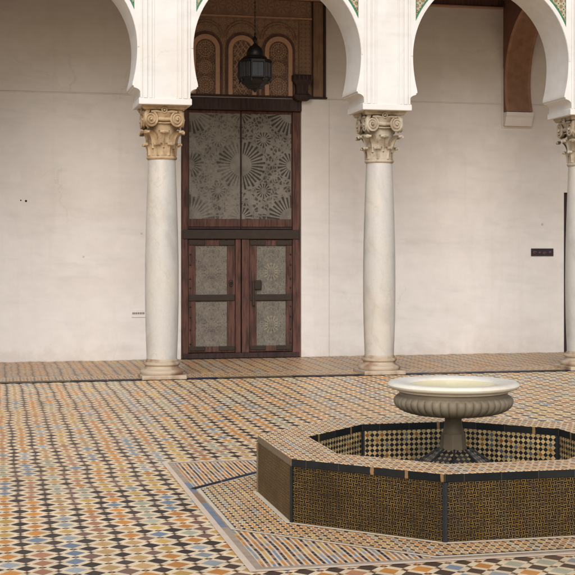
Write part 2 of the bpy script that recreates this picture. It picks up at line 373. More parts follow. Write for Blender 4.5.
# ------------------------------------------------------------------ mesh helpers
class B:
    def __init__(s): s.v = []; s.f = []; s.uv = {}; s.sm = []
    def face(s, pts, uv=None, smooth=False):
        i0 = len(s.v); s.v += [tuple(p) for p in pts]; s.f.append(tuple(range(i0, i0+len(pts))))
        if uv: s.uv[len(s.f)-1] = uv
        s.sm.append(smooth)
    def box(s, a, b):
        x0, y0, z0 = a; x1, y1, z1 = b
        i = len(s.v); s.v += [(x, y, z) for z in (z0, z1) for y in (y0, y1) for x in (x0, x1)]
        for q in ((0, 2, 3, 1), (4, 5, 7, 6), (0, 1, 5, 4), (2, 6, 7, 3), (0, 4, 6, 2), (1, 3, 7, 5)):
            s.f.append(tuple(i+k for k in q)); s.sm.append(False)
            fi = len(s.f)-1; P = [s.v[i+k] for k in q]
            ax = [max(p[d] for p in P)-min(p[d] for p in P) for d in range(3)]
            if ax[0] < 1e-9: s.uv[fi] = [(p[1], p[2]) for p in P]
            elif ax[1] < 1e-9: s.uv[fi] = [(p[0], p[2]) for p in P]
            else: s.uv[fi] = [(p[0], p[1]) for p in P]
        return s
    def grid(s, fn, nu, nv, wrap=False, smooth=True, flip=False):
        i0 = len(s.v)
        cols_ = nu if wrap else nu+1
        for j in range(nv+1):
            for i in range(cols_): s.v.append(tuple(fn(i/nu, j/nv)))
        for j in range(nv):
            for i in range(nu):
                a = i0+j*cols_+i; b = i0+j*cols_+(i+1) % cols_; c = b+cols_; d = a+cols_
                s.f.append((a, d, c, b) if flip else (a, b, c, d)); s.sm.append(smooth)
        return s
    def lathe(s, prof, n=48, c=(0, 0, 0), fn=None):
        def f(u, v):
            k = v*(len(prof)-1); r, z = prof[int(round(k))]; a = u*TAU
            if fn: r = fn(r, z, a)
            return (c[0]+r*math.cos(a), c[1]+r*math.sin(a), c[2]+z)
        return s.grid(f, n, len(prof)-1, wrap=True)
    def tube(s, pts, rad, n=8, cap=True):
        pts = [Vector(p) for p in pts]; m_ = len(pts)
        rr = rad if isinstance(rad, (list, tuple)) else [rad]*m_
        t0 = (pts[1]-pts[0]).normalized(); up = Vector((0, 0, 1)) if abs(t0.z) < .9 else Vector((1, 0, 0))
        nrm = (up-t0*up.dot(t0)).normalized(); rings = []
        for k in range(m_):
            t = (pts[min(k+1, m_-1)]-pts[max(k-1, 0)])
            t = t.normalized() if t.length > 1e-9 else t0
            nrm = (nrm-t*nrm.dot(t)).normalized(); bn = t.cross(nrm)
            rings.append([pts[k]+(nrm*math.cos(a)+bn*math.sin(a))*rr[k] for a in [TAU*q/n for q in range(n)]])
        i0 = len(s.v)
        for r_ in rings: s.v += [tuple(p) for p in r_]
        for k in range(m_-1):
            for q in range(n):
                s.f.append((i0+k*n+q, i0+k*n+(q+1) % n, i0+(k+1)*n+(q+1) % n, i0+(k+1)*n+q)); s.sm.append(True)
        if cap:
            s.f.append(tuple(i0+q for q in reversed(range(n)))); s.sm.append(False)
            s.f.append(tuple(i0+(m_-1)*n+q for q in range(n))); s.sm.append(False)
        return s
    def ball(s, c, r, n=12, sc=(1, 1, 1)):
        s.lathe([(r*math.sin(PI*k/8)*1.0+1e-5, -r*math.cos(PI*k/8)) for k in range(9)], n, (0, 0, 0))
        cnt = 9*n
        for i in range(len(s.v)-cnt, len(s.v)):
            x, y, z = s.v[i]; s.v[i] = (c[0]+x*sc[0], c[1]+y*sc[1], c[2]+z*sc[2])
        return s
    def prism_y(s, poly, y0, y1):
        """closed outline in x,z pushed from y0 to y1"""
        n = len(poly); s.face([(x, y0, z) for x, z in poly], uv=[(x, z) for x, z in poly])
        s.face([(x, y1, z) for x, z in reversed(poly)], uv=[(x, z) for x, z in reversed(poly)])
        L = 0
        for k in range(n):
            (xa, za), (xb, zb) = poly[k], poly[(k+1) % n]; l = math.hypot(xb-xa, zb-za)
            s.face([(xa, y0, za), (xa, y1, za), (xb, y1, zb), (xb, y0, zb)], uv=[(L, 0), (L, y1-y0), (L+l, y1-y0), (L+l, 0)]); L += l
        return s
    def prism_x(s, poly, x0, x1):
        n = len(poly); s.face([(x0, y, z) for y, z in poly]); s.face([(x1, y, z) for y, z in reversed(poly)])
        for k in range(n):
            (ya, za), (yb, zb) = poly[k], poly[(k+1) % n]
            s.face([(x0, ya, za), (x1, ya, za), (x1, yb, zb), (x0, yb, zb)])
        return s
    def build(s, name, mat, parent=None, bevel=0, angle=35, fix=True, weld=True, mats=None):
        me = bpy.data.meshes.new(name); me.from_pydata(s.v, [], s.f)
        if s.uv:
            ul = me.uv_layers.new(name='UVMap')
            for fi, uvs in s.uv.items():
                p = me.polygons[fi]
                for li, q in zip(p.loop_indices, uvs): ul.data[li].uv = q
        for p, f in zip(me.polygons, s.sm): p.use_smooth = f
        if fix:
            bm = bmesh.new(); bm.from_mesh(me)
            if weld: bmesh.ops.remove_doubles(bm, verts=bm.verts, dist=1e-5)
            bmesh.ops.recalc_face_normals(bm, faces=bm.faces); bm.to_mesh(me); bm.free()
        if any(s.sm): me.set_sharp_from_angle(angle=R(angle))
        me.materials.append(mat)
        o = bpy.data.objects.new(name, me); col.objects.link(o)
        if parent: o.parent = parent
        if bevel:
            b = o.modifiers.new('Bevel', 'BEVEL'); b.width = bevel; b.segments = 2; b.limit_method = 'ANGLE'; b.angle_limit = R(40)
        return o

def sheet(name, pts, z, mat, parent=None):
    b = B(); b.face([(x, y, z) for x, y in pts]); return b.build(name, mat, parent, fix=False)
def struct(o): o['kind'] = 'structure'; return o
def thing(name, label, cat, loc=(0, 0, 0), group=None):
    o = bpy.data.objects.new(name, None); col.objects.link(o); o.location = loc; o.empty_display_size = .2
    return tag(o, label, cat, group)
def tag(o, label, cat, group=None):
    o['label'] = label; o['category'] = cat; o['kind'] = 'thing'
    if group: o['group'] = group
    return o
def rect(x0, y0, x1, y1): return [(x0, y0), (x1, y0), (x1, y1), (x0, y1)]
def octa(cx, cy, ap):
    r = ap/math.cos(PI/8); return [(cx+r*math.cos(PI/8+k*PI/4), cy+r*math.sin(PI/8+k*PI/4)) for k in range(8)]

YS, YW = 15.64, 18.45                      # edge of the gallery, back wall
OX, OY = 2.806, 7.67                       # middle of the basin
COLX = [2.025+2.763*i for i in range(-2, 5)]; YC = 15.86; YF, YB = 15.52, 16.20

# ------------------------------------------------------------------ ground
struct(sheet('ground', rect(-70, -50, 80, 100), 0, MT['court']))
def frame_sheet(name, x0, y0, x1, y1, w, z, mat):
    b = B()
    for r_ in ((x0, y0, x1, y0+w), (x0, y1-w, x1, y1), (x0, y0+w, x0+w, y1-w), (x1-w, y0+w, x1, y1-w)):
        b.face([(x, y, z) for x, y in rect(*r_)])
    return struct(b.build(name, mat, fix=False))
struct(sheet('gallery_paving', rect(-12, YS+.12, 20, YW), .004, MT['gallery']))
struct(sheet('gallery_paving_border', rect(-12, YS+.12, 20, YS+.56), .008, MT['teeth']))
struct(sheet('gallery_edge_strip', rect(-12, YS-.06, 20, YS+.12), .006, MT['bluestrip']))
SX0, SY0, SX1, SY1 = 1.215, 6.17, 4.397, 9.52
frame_sheet('paving_outer_line', SX0, SY0, SX1, SY1, .036, .004, MT['cream_line'])
frame_sheet('paving_blue_strip', SX0+.036, SY0+.036, SX1-.036, SY1-.036, .040, .004, MT['bluegrey'])
struct(sheet('paving_corner_field', rect(SX0+.076, SY0+.076, SX1-.076, SY1-.076), .004, MT['surround']))
OYY = 7.745
struct(sheet('paving_octagon_line', octa(OX, OYY, 1.512), .008, MT['cream_line2']))
struct(sheet('paving_octagon_field', octa(OX, OYY, 1.487), .012, MT['ring']))
struct(sheet('paving_basin_line', octa(OX, OY, 1.185), .016, MT['cream_line2']))
# drain line along the back left side of the octagon
oc = octa(OX, OYY, 1.512); p3, p2 = oc[3], oc[2]
nx, ny = -math.sqrt(.5), math.sqrt(.5)
struct(sheet('paving_drain_line', [(p3[0]-nx*.0, p3[1]), (p2[0], p2[1]), (p2[0]+nx*.05, p2[1]+ny*.05), (p3[0]+nx*.05, p3[1]+ny*.05)], .0095, MT['drain']))

# ------------------------------------------------------------------ basin
basin = thing('fountain_basin', 'low octagonal fountain basin clad in dark ochre and black zellige, in the courtyard', 'fountain basin', (OX, OY, 0))
H = .376; AO, AI = 1.153, .853
def octl(ap): return octa(0, 0, ap)
EO, EI = octl(AO), octl(AI)
def quad_uv(b, p, q, z0, z1, off=0, inset=0):
    l = math.hypot(q[0]-p[0], q[1]-p[1]); 
    b.face([(p[0], p[1], z0), (q[0], q[1], z0), (q[0], q[1], z1), (p[0], p[1], z1)], uv=[(off-l/2, z0), (off+l/2, z0), (off+l/2, z1), (off-l/2, z1)])
def lerp(p, q, t): return (p[0]+(q[0]-p[0])*t, p[1]+(q[1]-p[1])*t)
def slab(name, p, q, z0, z1, mat, th, inward, parent, off=0, bevel=.002):
    """upright slab on the line p-q, thickness th, pushed inward or outward"""
    mx_, my_ = (p[0]+q[0])/2, (p[1]+q[1])/2; l = math.hypot(mx_, my_); sgn = -1 if inward else 1
    dx, dy = sgn*mx_/l*th, sgn*my_/l*th
    b = B(); p2_, q2_ = (p[0]+dx, p[1]+dy), (q[0]+dx, q[1]+dy)
    quad_uv(b, p, q, z0, z1, off); quad_uv(b, p2_, q2_, z0, z1, off)
    L = math.hypot(q[0]-p[0], q[1]-p[1])
    for z in (z0, z1): b.face([(p[0], p[1], z), (q[0], q[1], z), (q2_[0], q2_[1], z), (p2_[0], p2_[1], z)], uv=[(off-L/2, 0), (off+L/2, 0), (off+L/2, th), (off-L/2, th)])
    for a, c in ((p, p2_), (q, q2_)): b.face([(a[0], a[1], z0), (c[0], c[1], z0), (c[0], c[1], z1), (a[0], a[1], z1)], uv=[(0, z0), (th, z0), (th, z1), (0, z1)])
    return b.build(name, mat, parent, bevel=bevel)
CB = .046    # height of the black course under the coping
for k in range(8):
    p, q = EO[k], EO[(k+1) % 8]; L = math.hypot(p[0]-q[0], p[1]-q[1]); e = .011/L
    slab('outer_panel', lerp(p, q, e), lerp(p, q, 1-e),   .0, H-CB, MT['basket_worn'] if k == 3 else MT['basket'], .06, True, basin, off=k*1.7)
    slab('edge_course', p, q, H-CB, H-.002, MT['worn'] if k == 3 else MT['black'], .06, True, basin, off=k*2.3, bevel=.004)
    # corner strip
    cvx, cvy = p; a_ = lerp(p, q, e*1.1); pr = EO[(k-1) % 8]; b_ = lerp(p, pr, e*1.1)
    b = B(); f = 1.0015
    for (u0, u1) in (((cvx*f, cvy*f), (a_[0]*f, a_[1]*f)), ((b_[0]*f, b_[1]*f), (cvx*f, cvy*f))): quad_uv(b, u0, u1, .0, H-CB, k)
    o = b.build('corner_strip', MT['worn'] if k == 3 else MT['blackstrip'], basin)
    so = o.modifiers.new('Solidify', 'SOLIDIFY'); so.thickness = .012; so.offset = 0
    p, q = EI[k], EI[(k+1) % 8]; L = math.hypot(p[0]-q[0], p[1]-q[1]); e = .014/L
    slab('inner_panel', lerp(p, q, e), lerp(p, q, 1-e), .03, H-.05, MT['dots'], .06, False, basin, off=k*1.1)
    slab('inner_edge_course', p, q, H-.05, H-.002, MT['black'], .06, False, basin, off=k*1.9+.6, bevel=.003)
    cvx, cvy = p; a_ = lerp(p, q, e*1.1); pr = EI[(k-1) % 8]; b_ = lerp(p, pr, e*1.1); b = B(); f = .998
    for (u0, u1) in (((cvx*f, cvy*f), (a_[0]*f, a_[1]*f)), ((b_[0]*f, b_[1]*f), (cvx*f, cvy*f))): quad_uv(b, u0, u1, .03, H-.05, k)
    o = b.build('inner_corner_strip', MT['blackstrip'], basin); so = o.modifiers.new('Solidify', 'SOLIDIFY'); so.thickness = .01; so.offset = 0
    # coping slab, one per side
    g = .9975; po, qo, pi_, qi = EO[k], EO[(k+1) % 8], EI[k], EI[(k+1) % 8]
    L = math.hypot(po[0]-qo[0], po[1]-qo[1]); Li = math.hypot(pi_[0]-qi[0], pi_[1]-qi[1]); W = AO-AI
    b = B(); N = 12
    top = H+.003
    b.face([(po[0], po[1], H), (qo[0], qo[1], H), (qi[0], qi[1], H), (pi_[0], pi_[1], H)], uv=[(-L/2+k, 0), (L/2+k, 0), (Li/2+k, W), (-Li/2+k, W)])
    for c1, c2, w_ in ((po, qo, 0), (pi_, qi, W)):
        b.face([(c1[0], c1[1], H-.002), (c2[0], c2[1], H-.002), (c2[0], c2[1], H), (c1[0], c1[1], H)], uv=[(0, 0), (L, 0), (L, .002), (0, .002)])
    b.build('coping', MT['coping'], basin)
b = B(); b.face([(x, y, .03) for x, y in octl(AI+.02)], uv=[(x, y) for x, y in octl(AI+.02)]); b.build('basin_floor', MT['dots2'], basin, fix=False)
b = B()
for k in range(8):
    lo, hi = octl(.46), octl(.085); p, q, p1, q1 = lo[k], lo[(k+1) % 8], hi[k], hi[(k+1) % 8]
    l0 = math.hypot(p[0]-q[0], p[1]-q[1])/2; l1 = math.hypot(p1[0]-q1[0], p1[1]-q1[1])/2
    b.face([(p[0], p[1], .06), (q[0], q[1], .06), (q1[0], q1[1], .325), (p1[0], p1[1], .325)], uv=[(-l0, 0), (l0, 0), (l1, .45), (-l1, .45)])
    b.face([(p[0], p[1], .03), (q[0], q[1], .03), (q[0], q[1], .06), (p[0], p[1], .06)], uv=[(-l0, -.03), (l0, -.03), (l0, 0), (-l0, 0)])
b.build('tiled_mound', MT['dots2'], basin)
b = B()
for k in range(8):
    lo, hi = octl(.462), octl(.087); b.tube([(lo[k][0], lo[k][1], .062), (hi[k][0], hi[k][1], .327)], .007, 6)
b.build('mound_ridge', MT['blackstrip'], basin)

# ------------------------------------------------------------------ bowl
bowl = thing('fountain_bowl', 'white marble fountain bowl with gadrooned sides on a short pedestal inside the basin', 'fountain bowl', (OX-.012, OY, .325))
z0 = .325
def pz(l): return [(r, z-z0) for r, z in l]
B().lathe(pz([(.272, .722), (.285, .731), (.31, .737), (.345, .741), (.375, .742), (.392, .740), (.403, .733), (.408, .723), (.404, .712), (.393, .704), (.372, .698), (.350, .692), (.343, .683)]), 96).build('rim', MT['bowl'], bowl)
B().lathe(pz([(.001, .672), (.08, .673), (.15, .677), (.2, .685), (.24, .697), (.262, .711), (.273, .7225)]), 96).build('bowl_inside', MT['bowlin'], bowl)
prof = [(.343, .684), (.336, .678), (.333, .668), (.338, .660), (.346, .657), (.352, .652), (.356, .648), (.362, .642), (.367, .632), (.368, .618), (.364, .604), (.354, .588), (.335, .572), (.305, .557), (.265, .546), (.215, .538), (.16, .533), (.10, .530), (.06, .528)]
NG = 44
def gad(r, z, a):
    zz = z+z0; w = max(0, min(1, (.655-zz)/.012)); w *= 1 if r > .12 else 0
    k = abs(math.sin(NG*a/2)); return r*(1+w*(.045*math.sqrt(k)-.040))
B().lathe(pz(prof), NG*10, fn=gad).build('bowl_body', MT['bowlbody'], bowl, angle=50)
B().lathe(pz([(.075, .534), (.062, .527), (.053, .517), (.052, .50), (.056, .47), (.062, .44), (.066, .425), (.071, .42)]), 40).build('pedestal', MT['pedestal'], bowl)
b = B(); b.prism = None
oc8 = [octa(0, 0, .070), octa(0, 0, .072)]
for (a_, za), (c_, zc) in (((octa(0, 0, .071), .42-z0), (octa(0, 0, .074), .36-z0)), ((octa(0, 0, .074), .36-z0), (octa(0, 0, .080), .318-z0))):
    for k in range(8):
        b.face([(a_[k][0], a_[k][1], za), (a_[(k+1) % 8][0], a_[(k+1) % 8][1], za), (c_[(k+1) % 8][0], c_[(k+1) % 8][1], zc), (c_[k][0], c_[k][1], zc)])
b.face([(x, y, .42-z0) for x, y in octa(0, 0, .071)])
b.build('pedestal_block', MT['pedestal'], bowl, bevel=.004)

# ------------------------------------------------------------------ columns
def volute(b, cx, cy, cz, dirx, sx):
    """spiral on a vertical face whose in-plane horizontal direction is dirx (unit xy); sx mirrors it"""
    n = Vector((dirx[1], -dirx[0], 0)); u = Vector((dirx[0], dirx[1], 0)); c = Vector((cx, cy, cz)); pts = []; rr = []
    T = 2.3*TAU
    for k in range(52):
        t = k/51; a = PI*.5 + t*T; r = .086*(1-t)**.85+.010
        pts.append(c+u*(sx*r*math.cos(a)*.86)+Vector((0, 0, r*math.sin(a)))+n*(.012*t)); rr.append(.0135*(1-t*.45))
    b.tube(pts, rr, 7)
    b.ball(c+n*.016, .016, 10)
    # drum behind
    ring = [c+u*(.078*.86*math.cos(TAU*k/20))+Vector((0, 0, .078*math.sin(TAU*k/20))) for k in range(20)]
    b.face([tuple(p) for p in ring]); back = [p-n*.045 for p in ring]
    for k in range(20): b.face([tuple(ring[k]), tuple(ring[(k+1) % 20]), tuple(back[(k+1) % 20]), tuple(back[k])], smooth=True)
def leaf(b, ang, r0, z0_, hgt, wid, out, curl=.035, tipdrop=.035):
    """a leaf lying on the bell, its tip rolled outwards"""
    ca, sa = math.cos(ang), math.sin(ang); nu, nv = 8, 12
    def f(th):
        def g(u, v):
            uu = (u-.5)*2
            if v < .72: q = v/.72; rad = r0+.010+out*q**3*.55; z = z0_+hgt*q
            else:
                q = (v-.72)/.28; a = q*PI*.95; rad = r0+.010+out*.55+out*.45*math.sin(a*.5)+curl*.35*math.sin(a); z = z0_+hgt+curl*.5*math.sin(a)-tipdrop*(1-math.cos(a))*.5
            w = wid*(1-.15*v) if v < .7 else wid*(.895-.55*((v-.7)/.3)**2)
            w *= 1+.06*math.sin(v*28)
            rib = .010*math.cos(uu*PI*2.5)*(1-abs(uu))+.010*(1-abs(uu))
            rr_ = rad+rib-abs(uu)*.012+th
            t = uu*w
            return (ca*rr_-sa*t, sa*rr_+ca*t, z)
        return g
    b.grid(f(0), nu, nv); b.grid(f(-.012), nu, nv, flip=True)
    # tip roll
    rad = r0+.010+out*.95; z = z0_+hgt-.004
    pts = [(ca*(rad-.2*abs(t)*wid)-sa*t*wid*.95, sa*(rad-.2*abs(t)*wid)+ca*t*wid*.95, z-abs(t)*.012) for t in (-.75, -.4, 0, .4, .75)]
    b.tube(pts, [.008, .017, .021, .017, .008], 8)

def make_column():
    t = thing('marble_column', 'column', 'column', (0, 0, 0))
    # plinth
    b = B(); b.box((-.27, -.27, 0), (.27, .27, .055)); b.build('plinth', MT['base'], t, bevel=.012)
    pr = [(.255, .055), (.262, .066), (.266, .082), (.262, .098), (.250, .110), (.232, .114), (.228, .118), (.212, .128), (.204, .142), (.203, .155), (.210, .163), (.218, .166), (.224, .176), (.223, .190), (.214, .200), (.200, .204), (.196, .208), (.196, .222), (.190, .230), (.186, .24)]
    B().lathe(pr, 64).build('base', MT['base'], t)
    pr = [(.186, .238), (.187, .3), (.193, .45), (.199, .65), (.2035, .9), (.205, 1.15), (.2035, 1.4), (.1995, 1.65), (.193, 1.9), (.185, 2.15), (.176, 2.4), (.1685, 2.58), (.1655, 2.66)]
    B().lathe(pr, 64).build('shaft', MT['shaft'], t)
    # capital (one carved block): astragal, bell, leaves, volutes, abacus
    Z = 3.297; b = B()
    b.lathe([(.160, 2.655), (.172, 2.658), (.182, 2.668), (.186, 2.680), (.183, 2.692), (.174, 2.699), (.168, 2.705), (.166, 2.73), (.166, 2.85), (.170, 2.96), (.180, 3.04), (.198, 3.11), (.222, 3.17), (.245, 3.215), (.25, 3.22), (.05, 3.221)], 48)
    for k in range(8): leaf(b, R(22.5+45*k), .160, 2.705, .142, .064, .060, .034, .026)
    for k in range(4): leaf(b, R(90*k), .163, 2.80, .195, .075, .085, .036, .030)
    for k in range(4): leaf(b, R(45+90*k), .165, 2.79, .20, .075, .150, .036, .030)
    Vc = Z-.165
    for k in range(4):
        a = R(90*k); n = Vector((math.sin(a), -math.cos(a), 0)); u = Vector((math.cos(a), math.sin(a), 0))
        for sx in (-1, 1):
            c = n*.232+u*(.158*sx); volute(b, c.x, c.y, Vc, (u.x, u.y), sx)
            # canal running from the fleuron into the volute
            b.tube([n*.232+u*(.03*sx)+Vector((0, 0, Z-.075)), n*.236+u*(.09*sx)+Vector((0, 0, Z-.068)), n*.240+u*(.158*sx)+Vector((0, 0, Vc+.092))], [.012, .016, .014], 7)
        # egg-and-dart roll between the volutes
        b.tube([n*.205+u*-.10+Vector((0, 0, Vc+.010)), n*.222+Vector((0, 0, Vc+.004)), n*.205+u*.10+Vector((0, 0, Vc+.010))], [.022, .026, .022], 8)
        b.tube([n*.196+u*-.10+Vector((0, 0, Vc-.036)), n*.212+Vector((0, 0, Vc-.042)), n*.196+u*.10+Vector((0, 0, Vc-.036))], .010, 8)
        # fleuron
        c = n*.250+Vector((0, 0, Z-.052)); ring = [c+u*(.030*math.cos(TAU*q/12))+Vector((0, 0, .032*math.sin(TAU*q/12))) for q in range(13)]
        b.tube(ring, .009, 6); b.ball(c, .016, 10)
        # corner horn where two volutes meet
        dgn = (n+u).normalized(); b.tube([dgn*.262+Vector((0, 0, Z-.055)), dgn*.305+Vector((0, 0, Z-.10)), dgn*.312+Vector((0, 0, Z-.17)), dgn*.29+Vector((0, 0, Z-.235)), dgn*.262+Vector((0, 0, Z-.262))], [.03, .03, .026, .022, .014], 8)
    # abacus with hollowed sides
    def aba(off):
        pts = []
        for k in range(4):
            a = R(90*k); n = Vector((math.sin(a), -math.cos(a), 0)); u = Vector((math.cos(a), math.sin(a), 0))
            for t_ in (-1, -.86, -.6, -.3, 0, .3, .6, .86): 
                d = .285-.052*(1-t_*t_)+off; pts.append(n*(d if abs(t_) < 1 else .27+off)+u*(t_*(.27+off if abs(t_) == 1 else .285)))
        return pts
    lv = [(aba(-.03), Z-.050), (aba(-.012), Z-.038), (aba(-.010), Z-.022), (aba(0), Z-.018), (aba(0), Z-.001)]
    for (A_, za), (B_, zb) in zip(lv, lv[1:]):
        for k in range(len(A_)):
            k2 = (k+1) % len(A_); b.face([(A_[k].x, A_[k].y, za), (A_[k2].x, A_[k2].y, za), (B_[k2].x, B_[k2].y, zb), (B_[k].x, B_[k].y, zb)])
    b.face([(p.x, p.y, Z-.001) for p in lv[-1][0]]); b.face([(p.x, p.y, Z-.050) for p in lv[0][0]])
    b.build('capital', MT['capp'], t, angle=40)
    return t
proto = make_column()
LB = ['marble column with grey capital, far out along the left end of the arcade', 'marble column with grey capital, just outside the left of the view',
      'marble column with ochre stained capital, left of the carved double door', 'marble column with pale grey capital behind the fountain, right of the carved double door',
      'marble column at the far right, beside the small dark wall plaque', 'marble column with grey capital, just outside the right of the view', 'marble column with grey capital, far out along the right end of the arcade']
def copy_tree(o, parent=None):
    c = o.copy(); col.objects.link(c); c.parent = parent
    for ch in [q for q in all_obs if q.parent == o]: copy_tree(ch, c)
    return c
all_obs = list(col.objects)
for i, X in enumerate(COLX):
    o = proto if i == 0 else copy_tree(proto)
    o.location = (X, YC, 0); o.rotation_euler.z = R([0, 0, 0, 0, 90, 180, 0][i])
    o['label'] = LB[i]; o['group'] = 'marble columns carrying the arcade'
    if i == 2:
        for ch in col.objects:
            if ch.parent == o and ch.name.startswith('capital'):
                ch.data = ch.data.copy(); ch.data.materials[0] = MT['capo']; ch['label'] = 'ochre stained carved capital'

# ------------------------------------------------------------------ arcade wall
arc = thing('arcade_wall', 'white plaster arcade wall of horseshoe arches carried on the marble columns', 'arcade', (0, YF, 0))
AR, AZ = 1.045, 3.98; HB = 1.3815; TIPZ = 3.53; TOPZ = 6.6
def open_half(z):
    if z >= AZ: return math.sqrt(max(0, AR*AR-(z-AZ)**2))
    return AR*math.sqrt(1-((AZ-z)/1.34)**2)
SLZ = 3.372
prof_half = [(HB-.312, SLZ), (HB-.300, 3.387), (HB-.302, 3.45), (HB-.312, 3.468), (HB-.335, 3.484), (HB-.366, 3.495), (HB-.376, 3.497), (HB-.378, 3.515), (HB-.392, 3.520), (HB-.394, TIPZ)]
prof_half += [(open_half(TIPZ+(AZ-TIPZ)*k/14), TIPZ+(AZ-TIPZ)*k/14) for k in range(1, 14)]
prof_half += [(AR*math.cos(PI/2*k/26), AZ+AR*math.sin(PI/2*k/26)) for k in range(0, 26)]
D = YB-YF
for bi in range(len(COLX)-1):
    c = (COLX[bi]+COLX[bi+1])/2
    right = [(c+x, z) for x, z in prof_half]; leftp = [(c-x, z) for x, z in reversed(prof_half)]
    poly = [(COLX[bi+1], SLZ)]+right+[(c, AZ+AR)]+leftp+[(COLX[bi], SLZ), (COLX[bi], TOPZ), (COLX[bi+1], TOPZ)]
    b = B(); n = len(poly)
    # front and back split into strips so no face is a hard concave polygon
    half = [right+[(c, AZ+AR)], [(2*c-x, z) for x, z in right+[(c, AZ+AR)]]]
    for hs, xe in ((half[0], COLX[bi+1]), (half[1], COLX[bi])):
        for (xa, za), (xb, zb) in zip(hs, hs[1:]):
            if abs(zb-za) < 1e-6: continue
            for y in (0, D): b.face([(xa, y, za), (xe, y, za), (xe, y, zb), (xb, y, zb)])
        za = AZ+AR
        for y in (0, D): b.face([(c, y, za), (xe, y, za), (xe, y, TOPZ), (c, y, TOPZ)])
        for (xa, za), (xb, zb) in zip(hs, hs[1:]): b.face([(xa, 0, za), (xb, 0, zb), (xb, D, zb), (xa, D, za)], smooth=True)
        b.face([(xe, 0, SLZ), (hs[0][0], 0, SLZ), (hs[0][0], D, SLZ), (xe, D, SLZ)])
    b.face([(COLX[bi], 0, TOPZ), (COLX[bi+1], 0, TOPZ), (COLX[bi+1], D, TOPZ), (COLX[bi], D, TOPZ)])
    b.build('arch', MT['arch'], arc, angle=30)
    # archivolt: a low band round the arch
    b = B(); ro = 1.098; K = 40
    def pt(a, r): return (c+r*math.cos(a), AZ+r*math.sin(a))
    a0 = -.0
    ring_in = []; ring_out = []
    for k in range(K+1):
        a = a0+(PI-2*a0)*k/K; x, z = pt(a, AR+.004); ring_in.append((x, z))
        x, z = pt(a, ro); x = max(c-HB+.314, min(c+HB-.314, x)); ring_out.append((x, z))
    for k in range(K):
        A0, A1, B0, B1 = ring_in[k], ring_in[k+1], ring_out[k], ring_out[k+1]
        b.face([(A0[0], -.008, A0[1]), (A1[0], -.008, A1[1]), (B1[0], -.008, B1[1]), (B0[0], -.008, B0[1])])
        b.face([(A0[0], -.008, A0[1]), (A1[0], -.008, A1[1]), (A1[0], .01, A1[1]), (A0[0], .01, A0[1])])
        b.face([(B0[0], -.008, B0[1]), (B1[0], -.008, B1[1]), (B1[0], .01, B1[1]), (B0[0], .01, B0[1])])
    b.build('archivolt', MT['arch'], arc)
    # mosaic in each spandrel, green edge and star field
    for sg in (-1, 1):
        def outl(r, inset, zt):
            pts = []; xe = HB-.372-inset
            zs = AZ+math.sqrt(max(0, r*r-xe*xe))
            pts.append((xe, zs)); aS = math.asin((zs-AZ)/r)
            for k in range(1, 15):
                a = aS+(PI/2-.02-aS)*k/14; pts.append((r*math.cos(a), AZ+r*math.sin(a)))
            pts += [(r*math.cos(PI/2-.02), zt), (xe, zt)]
            return [(c+sg*x, z) for x, z in pts]
        B().prism_y(outl(1.102, 0, 5.30), -.004, .012).build('mosaic_edge', MT['green'], arc)
        B().prism_y(outl(1.124, .010, 5.285), -.008, .012).build('mosaic_field', MT['mosaic'], arc)
for i, X in enumerate(COLX):
    b = B(); b.box((X-.318, -.018, 3.297), (X+.318, D+.018, 3.371)); b.build('impost_slab', MT['arch'], arc, bevel=.008)
    # moulded pier face: low fillets run up the wall over each column
    for x0, x1, y in ((-.300, -.276, -.014), (-.262, -.215, -.020), (-.196, -.160, -.014), (-.145, -.130, -.008), (.130, .145, -.008), (.160, .196, -.014), (.215, .262, -.020), (.276, .300, -.014)):
        xx0, xx1 = X+x0, X+x1; z_lo = 3.372 if max(abs(x0), abs(x1)) < .305 else 3.56
        if max(abs(x0), abs(x1)) > .32: z_lo = 3.9
        b = B(); e = .006; b.box((xx0, y, z_lo), (xx1, .005, 6.3)); b.build('pier_fillet', MT['arch'], arc, bevel=.005)
for X0, X1 in ((-9.5, COLX[0]-.34), (COLX[-1]+.34, 19)):
    b = B(); b.box((X0, 0.01, 0), (X1, D-.01, TOPZ)); b.build('end_wall', MT['arch'], arc)
b = B(); b.box((COLX[0]-.34, .012, 3.38), (COLX[0], D-.012, TOPZ)); b.build('end_pier', MT['arch'], arc)
b = B(); b.box((COLX[-1], .012, 3.38), (COLX[-1]+.34, D-.012, TOPZ)); b.build('end_pier', MT['arch'], arc)

# ------------------------------------------------------------------ gallery back wall
gw = thing('gallery_wall', 'weathered white plaster wall at the back of the gallery, around the carved door', 'wall', (0, YW, 0))
DX0, DX1, DZ = 2.629, 4.385, 3.748      # door opening
SDX0, SDX1, SDZ = 8.50, 9.5, 2.44       # side door opening
b = B()
for x0, x1, za, zb in ((-9.5, DX0, 0, 6.6), (DX0, DX1, DZ, 6.6), (DX1, SDX0, 0, 6.6), (SDX0, SDX1, SDZ, 6.6), (SDX1, 19, 0, 6.6)):
    b.face([(x0, 0, za), (x1, 0, za), (x1, 0, zb), (x0, 0, zb)])
    b.face([(x0, .5, za), (x1, .5, za), (x1, .5, zb), (x0, .5, zb)])
for x0, x1, z in ((DX0, DX1, DZ), (SDX0, SDX1, SDZ)):
    for x in (x0, x1): b.face([(x, 0, 0), (x, .5, 0), (x, .5, z), (x, 0, z)])
    b.face([(x0, 0, z), (x1, 0, z), (x1, .5, z), (x0, .5, z)])
b.face([(-9.5, 0, 6.6), (19, 0, 6.6), (19, .5, 6.6), (-9.5, .5, 6.6)])
b.build('wall_plaster', MT['wall'], gw, fix=False)
